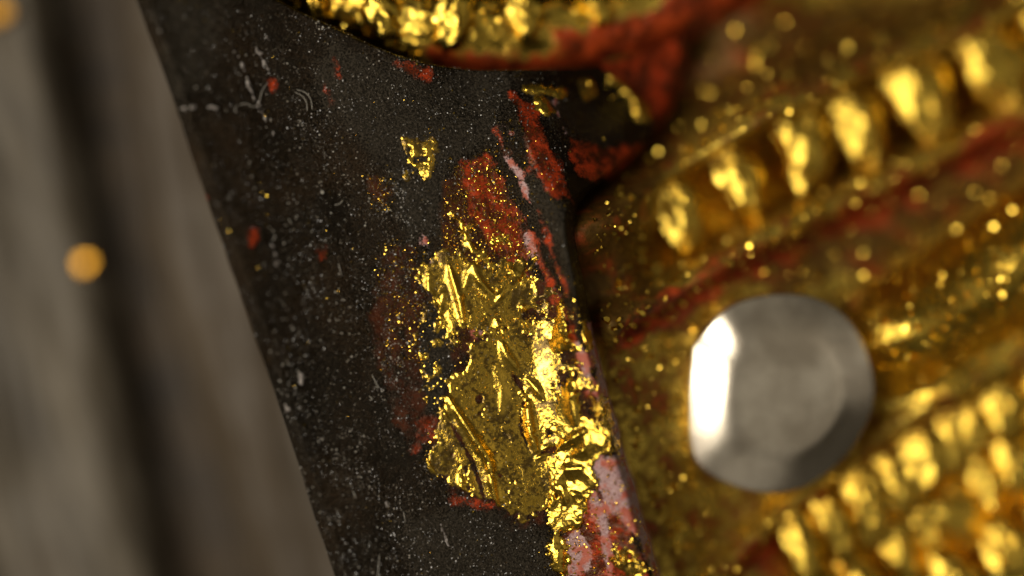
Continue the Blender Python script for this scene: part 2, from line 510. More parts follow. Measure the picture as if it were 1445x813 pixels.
RED_BLOBS = [(598, 604, 13, 1.5), (455, 366, 6, 1.8), (385, 120, 8, 1), (300, 280, 6, 1), (364, 336, 6, 1.5), (341, 428, 5, 1.6),
             (588, 632, 8, 1), (470, 142, 6, .7), (735, 170, 5, 1.4)]
STAIN_POLYS = [
    [(600, 360), (740, 365), (810, 430), (870, 640), (800, 700), (770, 735), (640, 700), (605, 640), (640, 520)],
    [(628, 250), (660, 225), (700, 250), (745, 330), (760, 400), (720, 420), (660, 400), (630, 360), (622, 300)],
    [(545, 350), (590, 345), (600, 420), (592, 520), (610, 600), (590, 650), (560, 600), (530, 500), (528, 420)],
    [(518, 250), (548, 240), (556, 275), (545, 298), (525, 285)],
    [(640, 440), (700, 430), (760, 420), (780, 450), (740, 480), (690, 500), (650, 480)],
    [(700, 690), (760, 680), (772, 740), (720, 740)],
    [(860, 250), (960, 180), (1010, 120), (1010, 330), (850, 330)],
]
GESSO_LINES = [([(836, 470), (850, 530), (872, 610), (902, 710), (930, 800), (945, 850)], 13), ([(744, 330), (757, 374)], 4.5),
               ([(648, 312), (662, 338)], 3.5), ([(835, 700), (852, 752), (862, 813)], 7), ([(712, 178), (724, 190)], 4),
               ([(815, 485), (835, 545)], 8), ([(782, 140), (800, 190)], 4), ([(735, 260), (750, 290)], 2),
               ([(690, 195), (735, 250)], 0.5), ([(660, 420), (672, 470)], 8), ([(596, 330), (612, 375)], 5)]
GESSO_POLYS = [[(838, 640), (868, 640), (898, 700), (905, 760), (880, 735), (850, 700), (836, 668)],
               [(792, 770), (815, 745), (840, 770), (835, 813), (800, 813)],
               [(800, 690), (828, 700), (815, 740), (795, 730)]]
SLATE_POLYS = [
    [(470, 60), (600, 110), (720, 110), (700, 200), (640, 230), (620, 330), (575, 350), (540, 240), (430, 130)],
    [(740, 120), (830, 130), (885, 160), (870, 215), (810, 200), (760, 160)],
    [(735, 250), (790, 260), (825, 330), (835, 430), (800, 400), (770, 330), (740, 300)],
    [(560, 740), (640, 715), (740, 735), (770, 760), (780, 850), (580, 850)],
    [(560, 520), (610, 420), (660, 440), (650, 500), (615, 600), (590, 590)],
    [(225, 0), (330, 0), (300, 120), (260, 140)],
]
def ridge_attrs(x, y):
    wob = 13 * fbm(x, y, 38, 5, 51, 0.62)
    b = np.full(x.shape, -99.0)
    for p in RED_POLYS: b = np.maximum(b, poly_sd(x, y, p))
    for p, wd in RED_LINES: b = np.maximum(b, wd - line_d(x, y, p)[0])
    for cx, cy, r, sy in RED_BLOBS: b = np.maximum(b, blob(x, y, cx, cy, r, sy, 0.2))
    g = np.full(x.shape, -99.0)
    for p, wd in GESSO_LINES: g = np.maximum(g, wd - line_d(x, y, p)[0])
    for p in GESSO_POLYS: g = np.maximum(g, poly_sd(x, y, p))
    st = np.full(x.shape, -99.0)
    for p in STAIN_POLYS: st = np.maximum(st, poly_sd(x, y, p))
    sl = np.full(x.shape, -99.0)
    for p in SLATE_POLYS: sl = np.maximum(sl, poly_sd(x, y, p))
    f = lambda q, s: np.clip((q + wob) / s, -1.6, 1.6)
    return {'bole': f(b, 9.0), 'gesso': f(g, 12.0), 'stain': f(st, 16.0), 'slate': f(sl, 30.0)}

ridge = empty('carved_ridge', (0, 0, -1.0))
tag(ridge, 'black lacquered carved ridge with worn gold leaf and bare red ground', 'carving')
def R_(o):                                   # parent under the ridge, keeping its place
    o.parent = ridge; o.matrix_parent_inverse = Matrix.Translation((0, 0, 1.0)); return o
def build_ridge():
    X, Y = grid(90, 1080, -90, 905, 1.7)
    keep = (X > left_x(Y) - 24) & (X < right_x(Y) + 20)
    Z = ridge_z(X, Y)
    R_(sheet('body', X, Y, Z, keep, M_LAC, None, ridge_attrs(X, Y)))
build_ridge()

# ---- gold leaf lying on the ridge
def leaf(name, pts, creases=(), crumple=0.010, lift=0.010, holes=0.25, ragged=9, seed=0, label=None, step=1.5, cs=22, cracks=(), fresh=0.0):
    xs = [p[0] for p in pts]; ys = [p[1] for p in pts]
    X, Y = grid(min(xs) - 14, max(xs) + 14, min(ys) - 14, max(ys) + 14, step)
    m = poly_sd(X, Y, pts) + ragged * (2.2 * fbm(X, Y, 30, 4, 70 + seed, 0.6) + 0.9 * fbm(X, Y, 7, 2, 60 + seed))
    hn = fbm(X, Y, 20, 4, 90 + seed, 0.6)
    m = np.minimum(m, (1 - holes - np.abs(hn) * 0 - hn) * 22 - 4)
    for cpts, cw in cracks:
        dc, _, tc = line_d(X, Y, smooth_pts(cpts, 6))
        m = np.minimum(m, dc - cw * np.sin(np.pi * np.clip(tc, 0.02, 0.98)) ** 0.6 + 1.0 * fbm(X, Y, 8, 2, 150 + seed))
    Z = ridge_z(X, Y, False) + 0.001
    up = 0.38 * lift * ss(-1.5, 4.5, m) - 0.0024
    cr = fbm(X, Y, cs, 3, 110 + seed, 0.55, (1.2, 1.8))
    fold = 1 - np.abs(cr) * 2.4                       # sharp-crested wrinkles
    up = up + crumple * np.clip(fold, -0.3, 1) * ss(0, 8, m) * (0.35 + 0.65 * ss(-0.2, 0.4, fbm(X, Y, 45, 2, 120 + seed)))
    up = up + crumple * 0.2 * fbm(X, Y, 8, 2, 130 + seed) * ss(0, 4, m)
    fr = np.zeros(X.shape) + fresh
    for cpts, cw, ch in creases:
        d, sd, t = line_d(X, Y, smooth_pts(cpts, 6))
        d = d + 1.2 * fbm(X, Y, 10, 2, 140 + seed)
        taper = 0.35 + 0.65 * np.sin(np.pi * np.clip(t, 0.03, 0.97)) ** 0.5
        fr = np.maximum(fr, np.exp(-(d / (1.6 * cw * taper)) ** 2))
        up = up + 0.34 * ch * taper * np.exp(-(d / (1.25 * cw * taper)) ** 2) * ss(-3, 2, m)
    o = sheet(name, X, Y, Z + up, m > -1.6, M_LEAF, None, {'fresh': np.clip(fr, 0, 1)})
    R_(o)
    if label: o['label'] = label
    if holes >= 0.6: o['kind'] = 'stuff'          # torn to shreds too small to pick apart
    return o
leaf('gold_leaf', [(568, 194), (580, 200), (588, 190), (598, 198), (608, 190), (619, 196), (623, 214), (616, 222), (614, 240), (603, 254), (594, 243), (588, 240), (574, 256), (571, 250), (578, 238), (577, 220), (570, 206)],
     [([(580, 200), (586, 225), (592, 245)], 3, 0.006), ([(600, 198), (604, 225), (606, 248)], 3, 0.005)], 0.003, 0.010, 0.42, 3.0, 1, 'small ragged gold flake alone on the black lacquer')
leaf('gold_leaf', [(588, 380), (612, 362), (640, 356), (664, 362), (700, 372), (728, 372), (742, 392), (764, 410), (772, 436), (742, 452), (700, 452), (682, 470), (650, 460), (622, 452), (600, 420)],
     [([(634, 375), (643, 405), (650, 430), (654, 455)], 4.5, 0.040), ([(667, 365), (674, 392), (697, 418)], 4.5, 0.030), ([(606, 386), (607, 412), (622, 430)], 4, 0.026),
      ([(620, 428), (626, 414), (618, 450)], 4, 0.026), ([(652, 418), (660, 392), (664, 375)], 4, 0.02), ([(702, 424), (712, 408)], 4, 0.026), ([(736, 428), (738, 440)], 4, .028)],
     0.0012, 0.010, 0.22, 10, 2, 'upper gold leaf puckered into short upright wrinkles')
leaf('gold_leaf', [(630, 560), (640, 530), (662, 492), (700, 470), (748, 468), (778, 455), (784, 500), (792, 540), (802, 590), (804, 640), (800, 668), (780, 680), (778, 712), (738, 735), (712, 722), (690, 708), (655, 694), (624, 668), (606, 640), (618, 600)],
     [([(630, 556), (655, 595), (676, 628), (690, 650), (695, 685), (702, 715)], 5.5, 0.050), ([(628, 566), (634, 588)], 5, 0.03),
      ([(708, 484), (718, 505), (732, 522)], 5.5, 0.034), ([(745, 535), (756, 548), (766, 562)], 4.5, 0.030), ([(745, 568), (747, 600), (757, 636)], 5.5, 0.046),
      ([(775, 628), (766, 640), (758, 648)], 4, 0.026), ([(650, 672), (656, 696)], 4, 0.026), ([(700, 520), (710, 550), (708, 580)], 6, 0.012), ([(735, 548), (742, 560)], 4, .02),
      ([(636, 516), (650, 520)], 5, 0.03)],
     0.0006, 0.010, 0.26, 10, 3, 'largest gold leaf patch with one long split crease',
     cracks=[([(628, 584), (645, 612), (664, 647), (675, 676), (684, 708)], 2.4), ([(722, 526), (735, 546), (745, 560)], 3), ([(735, 580), (737, 608), (746, 634)], 2.0), ([(760, 640), (790, 632), (815, 622)], 4)])
leaf('gold_leaf', [(782, 432), (792, 425), (800, 452), (812, 486), (800, 496), (776, 500), (782, 470)],
     [([(790, 430), (796, 460), (786, 492)], 9, 0.030), ([(796, 478), (806, 492)], 6, 0.025)], 0.014, 0.016, 0.1, 4, 4, 'bright curled gold leaf tip beside the red stripe', fresh=0.9)
leaf('gold_leaf', [(776, 600), (800, 536), (812, 540), (822, 580), (848, 590), (862, 626), (850, 642), (830, 690), (838, 720), (822, 752), (800, 756), (806, 813), (790, 830), (776, 790), (772, 700), (778, 650)],
     [([(808, 540), (806, 570), (812, 596)], 7, 0.035), ([(788, 632), (806, 618), (824, 606)], 5, 0.035), ([(822, 606), (826, 630), (812, 640)], 7, 0.03),
      ([(782, 684), (796, 664), (818, 660)], 7, 0.035), ([(776, 716), (790, 690), (798, 712)], 6, 0.03), ([(812, 735), (822, 745)], 8, 0.03), ([(780, 760), (788, 790), (794, 813)], 7, 0.03)],
     0.005, 0.012, 0.22, 7, 5, 'brilliant crumpled gold leaf along the crest of the ridge', 1.4, 24, fresh=0.85)
leaf('gold_leaf', [(714, 372), (736, 366), (740, 390), (722, 398)], [([(722, 378), (734, 388)], 6, 0.026)], 0.014, 0.014, 0.1, 6, 6)
leaf('gold_leaf', [(862, 92), (880, 98), (905, 118), (930, 152), (926, 168), (908, 160), (892, 128), (868, 104)], [([(868, 98), (898, 120), (922, 158)], 8, 0.03)], 0.010, 0.016, 0.0, 4, 7,
     'curved gold streak on the red ground below the roll')
leaf('gold_leaf', [(738, 118), (790, 116), (806, 124), (800, 134), (742, 130)], [([(742, 123), (800, 124)], 6, 0.02)], 0.008, 0.014, 0.1, 4, 8)
leaf('gold_leaf', [(752, 132), (768, 130), (784, 156), (774, 166), (758, 152)], [([(758, 136), (776, 158)], 6, 0.02)], 0.008, 0.014, 0.1, 4, 9)
leaf('gold_leaf', [(816, 104), (838, 98), (846, 126), (828, 134)], (), 0.010, 0.014, 0.1, 4, 10)
leaf('gold_leaf', [(818, 450), (828, 452), (836, 488), (828, 496), (820, 470)], [([(822, 455), (830, 490)], 5, 0.02)], 0.008, 0.014, 0.1, 4, 11)
leaf('gold_leaf', [(636, 300), (652, 306), (664, 330), (668, 350), (655, 345), (645, 322)], [([(648, 310), (662, 345)], 5, 0.02)], 0.010, 0.010, 0.35, 7, 12)
leaf('gold_leaf', [(634, 350), (650, 312), (690, 300), (730, 330), (750, 380), (730, 400), (690, 385), (650, 378)], [([(690, 330), (712, 372)], 4, 0.02), ([(660, 335), (672, 372)], 4, 0.02)], 0.004, 0.010, 0.95, 10, 17)
leaf('gold_leaf', [(742, 360), (756, 352), (768, 362), (762, 372), (748, 372)], (), 0.012, 0.012, 0.2, 5, 13)
leaf('gold_leaf', [(860, 768), (890, 760), (905, 790), (896, 818), (868, 806)], (), 0.016, 0.012, 0.45, 9, 14)
leaf('gold_leaf', [(832, 556), (856, 570), (872, 610), (880, 650), (862, 650), (850, 610)], (), 0.014, 0.012, 0.45, 9, 15)
leaf('gold_leaf', [(600, 640), (612, 655), (620, 670), (604, 668)], [([(603, 642), (612, 664)], 4, 0.018)], 0.010, 0.010, 0.1, 4, 16)

leaf('gold_leaf', [(676, 448), (700, 436), (742, 446), (784, 452), (786, 486), (740, 482), (704, 486), (676, 474)], [([(700, 450), (712, 474)], 4, 0.02)], 0.001, 0.010, 0.62, 9, 18, 'sparse worn gold film between two larger leaf patches')
leaf('gold_leaf', [(592, 392), (628, 430), (648, 470), (650, 520), (626, 566), (606, 610), (590, 560), (584, 470)], (), 0.001, 0.009, 0.98, 10, 19)
leaf('gold_leaf', [(750, 380), (790, 420), (808, 470), (838, 540), (840, 580), (800, 560), (770, 480)], (), 0.002, 0.010, 0.80, 9, 20)

# ---- streaks of chipped, raised material
def streak(pts, wd, h, seed, label=None):
    xs = [p[0] for p in pts]; ys = [p[1] for p in pts]
    X, Y = grid(min(xs) - 14, max(xs) + 14, min(ys) - 14, max(ys) + 14, 1.3)
    d, sd, t = line_d(X, Y, pts)
    m = wd * (0.35 + 0.65 * np.sin(np.pi * t)) - d + wd * 2.6 * fbm(X, Y, 6, 3, seed, 0.65) - 0.6
    m = np.maximum(m, 0.9 - d)
    Z = ridge_z(X, Y) - 0.006 + h * ss(-1, wd, m) + 0.5 * h * fbm(X, Y, 5, 2, seed + 1) * ss(0, 2, m)
    o = R_(sheet('scrape', X, Y, Z, m > -1, M_CHIP))
    if label: o['label'] = label
streak([(334, 72), (350, 105), (362, 140), (378, 170), (390, 195)], 3.2, 0.014, 301, 'long pale scrape across the lacquer')
streak([(362, 64), (372, 85), (380, 98)], 2.6, 0.012, 305)
streak([(378, 60), (386, 52)], 3.0, 0.010, 308)
streak([(544, 690), (548, 712), (552, 734)], 2.6, 0.012, 311)
streak([(620, 735), (632, 765), (640, 780)], 2.2, 0.010, 314)
streak([(255, 160), (290, 155), (325, 158)], 2.6, 0.010, 317)
streak([(392, 350), (396, 375)], 4.0, 0.012, 320)
streak([(405, 560), (412, 590)], 3.0, 0.012, 323)
streak([(425, 520), (430, 545)], 3.0, 0.012, 326)
streak([(676, 458), (684, 464)], 4.5, 0.02, 329, 'tiny white chip of ground in the gold leaf')

# ---- loose gold crumbs and dust on the ridge
def on_ridge(px, py, dz=0.002):
    return np.stack([wx(px), wy(py), ridge_z(px, py) + dz], 1)
def pick(n, dens, seed, box=(190, 1000, -20, 840)):
    r = np.random.default_rng(seed)
    px = r.uniform(box[0], box[1], n); py = r.uniform(box[2], box[3], n)
    k = (px > left_x(py) + 6) & (px < right_x(py) - 2)
    px, py = px[k], py[k]
    k = r.random(len(px)) < dens(px, py)
    return px[k], py[k], r
def dens_gold(x, y):
    d = 0.007 + 0 * x
    for p, v, s in (([(628, 230), (700, 215), (760, 400), (690, 420), (630, 380)], .85, 10), ([(540, 350), (600, 345), (600, 520), (540, 520)], .40, 14),
                    ([(516, 244), (552, 240), (552, 298), (520, 292)], .55, 6), ([(570, 190), (625, 190), (622, 255), (570, 255)], .15, 8),
                    ([(600, 350), (780, 370), (840, 460), (870, 640), (800, 813), (770, 813), (770, 700), (620, 690), (600, 640), (640, 520)], .13, 14),
                    ([(800, 690), (870, 660), (935, 813), (790, 813)], .22, 12), ([(820, 530), (860, 560), (885, 650), (850, 650)], .40, 8),
                    ([(690, 150), (760, 170), (800, 300), (740, 300)], .12, 10), ([(640, 430), (780, 420), (780, 480), (640, 490)], .4, 14)):
        d = np.maximum(d, v * ss(-s, s, poly_sd(x, y, p) + 20 * fbm(x, y, 30, 4, 77, 0.6)))
    return d
px, py, r = pick(105000, dens_gold, 201)
sz = (0.8 + 0.7 * r.random(len(px)) + 2.6 * r.random(len(px)) ** 14 + 1.4 * ss(740, 840, px) * r.random(len(px))) / PX
c = R_(scatter('gold_crumbs', on_ridge(px, py, 0.0035), sz * 1.1, 0.6, M_CRUMB, None, 0.35, 202)); c['kind'] = 'stuff'
c['label'] = 'powdery gold crumbs left where the leaf has worn away'
print('crumbs', len(px))

def dens_dust(x, y):
    d = 0.05 + 0.9 * ss(0.0, 0.55, fbm(x, y, 48, 4, 331, 0.6, (1.2, 1.8))) * ss(-0.2, 0.5, fbm(x, y, 9, 2, 333))
    d = d * ss(330, 430, x) * ss(700, 560, x) + 0.03
    return np.clip(d, 0, 1)
px, py, r = pick(60000, dens_dust, 211, (190, 800, 20, 840))
sz = (0.6 + 1.4 * r.random(len(px)) ** 5) / PX
dust = scatter('dust', on_ridge(px, py, 0.003), sz * 1.3, 0.7, M_DUST, None, 0.45, 212)
tag(dust, 'fine pale dust grains sprinkled over the black lacquer', 'dust', None, 'stuff')
print('dust', len(px))

def dens_grit(x, y):
    d = ss(-0.35, 0.45, fbm(x, y, 30, 4, 341, 0.6, (1.2, 1.7)))
    zone = poly_sd(x, y, [(400, 60), (600, 115), (700, 130), (690, 200), (640, 240), (620, 350), (570, 420), (560, 560), (600, 680), (700, 730), (770, 760), (770, 850), (500, 850), (430, 560), (400, 300)])
    return np.clip(d * (0.30 + 0.70 * ss(-60, 50, zone)), 0, 1)
px, py, r = pick(90000, dens_grit, 221, (190, 800, 20, 840))
sz = (0.9 + 1.3 * r.random(len(px)) ** 3) / PX
gt = R_(scatter('grit', on_ridge(px, py, 0.0012), sz * 1.3, 0.40, M_GRIT, None, 0.5, 222, (0, -0.26))); gt['kind'] = 'stuff'
gt['label'] = 'gritty grain of the worn lacquer'

# ---- lint fibres lying on the lacquer
def tube(name, pts, rad, mat):
    pts = [np.array(p, float) for p in pts]
    V, F = [], []
    m = 6
    for i, p in enumerate(pts):
        t = pts[min(i + 1, len(pts) - 1)] - pts[max(i - 1, 0)]
        t = t / (np.linalg.norm(t) + 1e-9)
        a = np.cross(t, [0, 0, 1.0]); a /= np.linalg.norm(a) + 1e-9
        b = np.cross(t, a)
        rr = rad * (0.5 if i in (0, len(pts) - 1) else 1)
        for j in range(m):
            q = 2 * math.pi * j / m
            V.append(p + rr * (math.cos(q) * a + math.sin(q) * b))
    for i in range(len(pts) - 1):
        for j in range(m):
            q = (j + 1) % m
            F.append((i * m + j, i * m + q, (i + 1) * m + q, (i + 1) * m + j))
    return mesh_obj(name, V, F, mat)
def fibre(pts, label, group=None, rad=0.0008):
    sp = smooth_pts(pts, 6)
    P = on_ridge(np.array([p[0] for p in sp]), np.array([p[1] for p in sp]), 0.004)
    n = len(P)
    P[:, 2] = np.maximum.accumulate(P[:, 2]) * 0.3 + P[:, 2] * 0.7 + 0.004 * np.sin(np.linspace(0, math.pi, n))
    c = P.mean(0); c[2] = P[:, 2].min()
    o = tube('lint_fibre', P - c, rad, M_FIBRE)
    o.location = tuple(c)
    tag(o, label, 'fibre', group)
GL = 'short straight lint bits on the lacquer'
fibre([(420, 128), (432, 132), (440, 142), (442, 156)], 'curled pale lint fibre hooked like a comma beside a parallel curl')
fibre([(418, 132), (428, 137), (434, 146), (435, 158)], 'thinner inner lint curl beside the hooked fibre')
fibre([(382, 118), (374, 130), (370, 146)], 'pale lint fibre crossing the long scrape')
fibre([(344, 152), (352, 150), (362, 154), (370, 150)], 'wavy thin lint fibre beside the long scrape')
fibre([(340, 164), (338, 158), (341, 152)], 'tiny bent lint fibre left of the long scrape')
fibre([(526, 528), (532, 540), (536, 546), (530, 545)], 'hooked white lint fibre on plain black lacquer')
fibre([(522, 558), (527, 562), (523, 564)], 'tiny curled lint crumb below the hooked white fibre')
fibre([(474, 290), (480, 289), (486, 283)], 'short bent lint fibre near the bright white grain')
for a in ([(537, 780), (536, 797), (534, 812)], [(500, 690), (505, 700)], [(412, 310), (416, 318)], [(480, 372), (484, 390)], [(570, 720), (573, 736)]):
    fibre(a, 'short straight pale lint bit on the black lacquer', GL)
g = scatter('dust_grain', np.zeros((1, 3)), np.array([0.011]), 0.1, M_FIBRE, None, 0.8, 5)
g.location = tuple(on_ridge(np.array([457.0]), np.array([273.0]), 0.006)[0])
tag(g, 'single bright white grain standing out on the black lacquer', 'grain')

# ================================================================== the gilded carving behind
carving = empty('gilded_carving', (1.0, 0, -1.2))
tag(carving, 'old carved gilding with ribbed bands and red ground showing in the grooves', 'carving')
def C_(o):
    o.parent = carving; o.matrix_parent_inverse = Matrix.Translation((-1.0, 0, 1.2)); return o
ZC = -0.45
KC = (DIST - ZC) / DIST
RAIL1 = smooth_pts([(800, 345), (880, 292), (960, 240), (1090, 165), (1260, 92), (1460, 25), (1650, -40)])
RAIL2 = smooth_pts([(860, 455), (950, 415), (1060, 345), (1200, 280), (1330, 215), (1460, 155), (1650, 70)])
GROOVE = smooth_pts([(880, 470), (960, 425), (1060, 372), (1200, 308), (1330, 245), (1460, 182), (1650, 100)])
BOSS = smooth_pts([(1288, 468), (1325, 440), (1385, 400), (1460, 350), (1650, 260)])
BANDMID = smooth_pts([(860, 365), (950, 318), (1080, 245), (1220, 178), (1380, 110), (1520, 50), (1650, 0)])
RAIL3 = smooth_pts([(960, 860), (1050, 770), (1150, 690), (1260, 610), (1460, 500), (1650, 400)])
GROOVE3 = smooth_pts([(1000, 860), (1070, 775), (1160, 702), (1260, 640), (1330, 590)])
RAIL4 = smooth_pts([(1260, 900), (1360, 830), (1460, 775), (1650, 690)])
def carve_z(x, y, noise_=True):
    x = np.asarray(x, float); y = np.asarray(y, float)
    z = -0.23 - 0.33 * ss(850, 1400, x) - 0.20 * ss(330, 210, y) * ss(1080, 900, x) - 0.05 * ss(500, 800, y)
    def tubeh(pts, hw, h, p=2):
        d, sd, t = line_d(x, y, pts)
        return h * np.exp(-np.abs(d / hw) ** p), d, sd
    r1, d1, s1 = tubeh(RAIL1, 38, 0.12, 2.2)
    r2, d2, s2 = tubeh(RAIL2, 26, 0.10, 2.2)
    gr, dg, _ = tubeh(GROOVE, 9, 0.07)
    bo, db, _ = tubeh(BOSS, 92, 0.30, 2.2)
    r3, d3, _ = tubeh(RAIL3, 28, 0.10, 2.5)
    g3, _, _ = tubeh(GROOVE3, 13, 0.06)
    r4, _, _ = tubeh(RAIL4, 26, 0.10, 2.5)
    z = z - 0.20 * ss(66, 40, line_d(x, y, BANDMID)[0]) * ss(870, 960, x)
    z = z + r1 + r2 + bo + r3 + r4 - gr - g3
    # dark pocket above the first rail
    z = z - 0.20 * ss(20, 90, d1) * ss(0, -1, s1 * 1.0) * ss(900, 980, x)
    z = z + 0.10 * ss(130, 0, x - right_x(y)) * ss(240, 320, y)
    if noise_:
        z = z + 0.022 * fbm(x, y, 90, 3, 401, 0.5) + 0.0035 * fbm(x, y, 18, 2, 402)
    return z
def build_carving():
    X, Y = grid(640, 1640, -170, 960, 4)
    Z = carve_z(X, Y)
    keep = X > right_x(Y) - 130
    _, = (0,)
    dg = line_d(X, Y, GROOVE)[0]; dg3 = line_d(X, Y, GROOVE3)[0]
    wob = 14 * fbm(X, Y, 60, 3, 411)
    bole = np.maximum((20 - dg + wob) / 16, (13 - dg3 + wob) / 14)
    bole = np.maximum(bole, np.minimum(0.15, (poly_sd(X, Y, [(800, -60), (940, -40), (970, 50), (940, 120), (915, 190), (870, 260), (800, 250)]) + wob) / 20))
    bole = np.maximum(bole, (poly_sd(X, Y, [(930, 420), (990, 395), (1010, 420), (960, 445)]) + wob) / 16)
    bole = np.maximum(bole, (blob(X, Y, 1070, 780, 40) + wob) / 20)
    brown_shade = np.maximum(0 * X - 0.35, (poly_sd(X, Y, [(780, 150), (960, 130), (960, 240), (920, 330), (940, 410), (1000, 420), (960, 480), (850, 500), (780, 400)]) + wob) / 30)
    brown_shade = np.maximum(brown_shade, (poly_sd(X, Y, [(980, 400), (1200, 300), (1460, 185), (1460, 340), (1260, 400), (1100, 420)]) + wob) / 26)
    brown_shade = np.maximum(brown_shade, (poly_sd(X, Y, [(960, 20), (1460, -60), (1460, 10), (1260, 75), (1050, 165), (930, 220)]) + wob) / 30)
    onb = ss(120, 60, line_d(X, Y, BOSS)[0])
    brown_shade = brown_shade * (1 - onb) - 1.3 * onb; bole = bole * (1 - onb) - 1.5 * onb
    C_(sheet('relief', X, Y, Z, keep, M_CARVE, None, {'bole': np.where(onb > 0.5, -1.5, np.clip(bole, -0.42, 1.5)), 'brown_shade': np.where(onb > 0.3, np.clip(brown_shade, -1.4, 0), np.clip(brown_shade, 0.14, 1.0))}, KC))  # brown mottling; its raised base also paints shade into the rib gaps
build_carving()

# ---- the ribs of the bands, each carved apart
def gadroon(px, py, length, width, height, ang, z0, k, seed, bend=0.0, bole=-1.2, skirt=0.0):
    """a bulging rib: long axis at ang (picture angle, degrees clockwise from right)"""
    nu, nv = 30, 18
    u = np.linspace(0, 2 * math.pi, nu, endpoint=False)[None, :]
    v = np.linspace(0.0, math.pi / 2 * 1.05, nv)[:, None]
    x = np.sin(v) * np.cos(u); y = np.sin(v) * np.sin(u); z = np.cos(v) + 0 * u
    r = 1 + 0.20 * fbm(x * 40 + 7 * seed, y * 40 + 13 * seed, 20, 3, seed) + 0.12 * fbm(x * 40 + 3 * seed, y * 40, 11, 2, seed + 5)
    lx = x * r * length / 2; ly = y * r * width / 2 * (1 - 0.18 * x)
    ly = ly + bend * (lx / (length / 2)) ** 2 * width
    lz = z * r * height
    if skirt:
        lx = np.concatenate([lx, lx[-1:] * 1.02, lx[-1:] * 1.04]); ly = np.concatenate([ly, ly[-1:] * 1.02, ly[-1:] * 1.04])
        lz = np.concatenate([lz, lz[-1:] * 0 - 0.5 * skirt, lz[-1:] * 0 - skirt]); nv += 2
    a = math.radians(ang)
    X = lx * math.cos(a) - ly * math.sin(a); Y = lx * math.sin(a) + ly * math.cos(a)
    V = np.stack([(X / PX * k).ravel(), (-Y / PX * k).ravel(), lz.ravel()], 1)
    idx = np.arange(nu * nv).reshape(nv, nu)
    F = np.stack([idx[:-1], idx[1:], np.roll(idx[1:], -1, 1), np.roll(idx[:-1], -1, 1)], -1).reshape(-1, 4)
    o = mesh_obj('gadroon', V, F, M_CARVE, None, {'bole': np.full(nu * nv, bole), 'brown_shade': np.full(nu * nv, -0.9)})
    o.location = (float(wx(px, k)), float(wy(py, k)), z0)
    return C_(o)
for i, (gx, gy, ln, wd, an) in enumerate([(955, 300, 140, 62, 68), (1042, 262, 120, 60, 66), (1128, 200, 150, 66, 74), (1212, 172, 150, 64, 72),
                                          (1308, 130, 170, 78, 66), (1412, 82, 170, 80, 60), (1510, 40, 170, 80, 60)]):
    gadroon(gx, gy, ln * 1.12, wd * 1.22, 0.062, an, float(carve_z(max(gx, 975), gy + 0.35 * (gx - max(gx, 975)), False)) + 0.15 - 0.0002 * max(0, 1100 - gx), KC, 500 + i, 0.12, -1.2, 0.2)
for i, (gx, gy, ln, wd, an) in enumerate([(1128, 775, 120, 54, 70), (1222, 712, 110, 60, 80), (1310, 650, 120, 80, 110), (1268, 775, 120, 66, 60), (1358, 735, 110, 90, 20),
                                          (1420, 578, 90, 60, 80), (1372, 610, 80, 50, 90), (1440, 660, 120, 60, 75), (1430, 790, 110, 70, 65), (1170, 850, 110, 60, 66), (1176, 744, 100, 46, 68), (1266, 684, 100, 46, 70), (1345, 628, 90, 44, 72), (1314, 756, 110, 48, 66), (1400, 690, 110, 50, 70), (1212, 826, 110, 50, 66), (1350, 826, 100, 54, 62), (1482, 545, 100, 56, 70), (1492, 618, 100, 56, 70), (1492, 750, 100, 56, 66)]):
    gadroon(gx, gy, ln * 1.3, wd * 1.25, 0.065, an, float(carve_z(gx, gy, False)) + 0.06, KC, 530 + i, 0.10, -1.2, 0.1)

# ---- the roll along the top
def roll_z(x, y):
    d, sd, t = line_d(x, y, ROLL)
    hw = 74 + 8 * fbm(x, y * 0, 70, 2, 601)
    base = np.interp(x, [250, 600, 760, 900, 1100], [-0.34, -0.38, -0.46, -0.54, -0.62])
    q = np.clip(d / hw, 0, 1.2)
    z = base + 0.20 * np.sqrt(np.clip(1 - q ** 2.4, 0, 1)) - 0.5 * ss(0.98, 1.2, q)
    return z + 0.014 * fbm(x, y, 40, 3, 602) + 0.004 * fbm(x, y, 9, 2, 603), d, sd, hw
def build_roll():
    X, Y = grid(230, 1110, -190, 130, 3)
    Z, d, sd, hw = roll_z(X, Y)
    wob = 10 * fbm(X, Y, 40, 3, 611)
    low = sd * d
    bole = np.minimum((low - 34 + wob) / 14, (X - 585 + 2 * wob) / 22)
    bole = np.maximum(bole, np.minimum((X - 780 + 2 * wob) / 30, (low - 4 + wob) / 16))
    C_(sheet('roll', X, Y, Z, d < hw * 1.16, M_CARVE, None, {'bole': np.clip(bole, -1.5, 1.5), 'brown_shade': np.full(X.shape, -0.6)}))
build_roll()
for i, (gx, gy, ln, wd, an) in enumerate([(430, -30, 110, 54, 70), (535, 12, 110, 60, 76), (638, 8, 120, 62, 100), (740, 8, 90, 60, 78), (850, -8, 70, 46, 60), (340, -70, 110, 54, 66)]):
    zz = float(roll_z(np.array([float(gx)]), np.array([float(gy)]))[0][0])
    gadroon(gx, gy, ln, wd, 0.05, an, zz - 0.012, 1.0, 560 + i, 0.05, -1.2, 0.03)

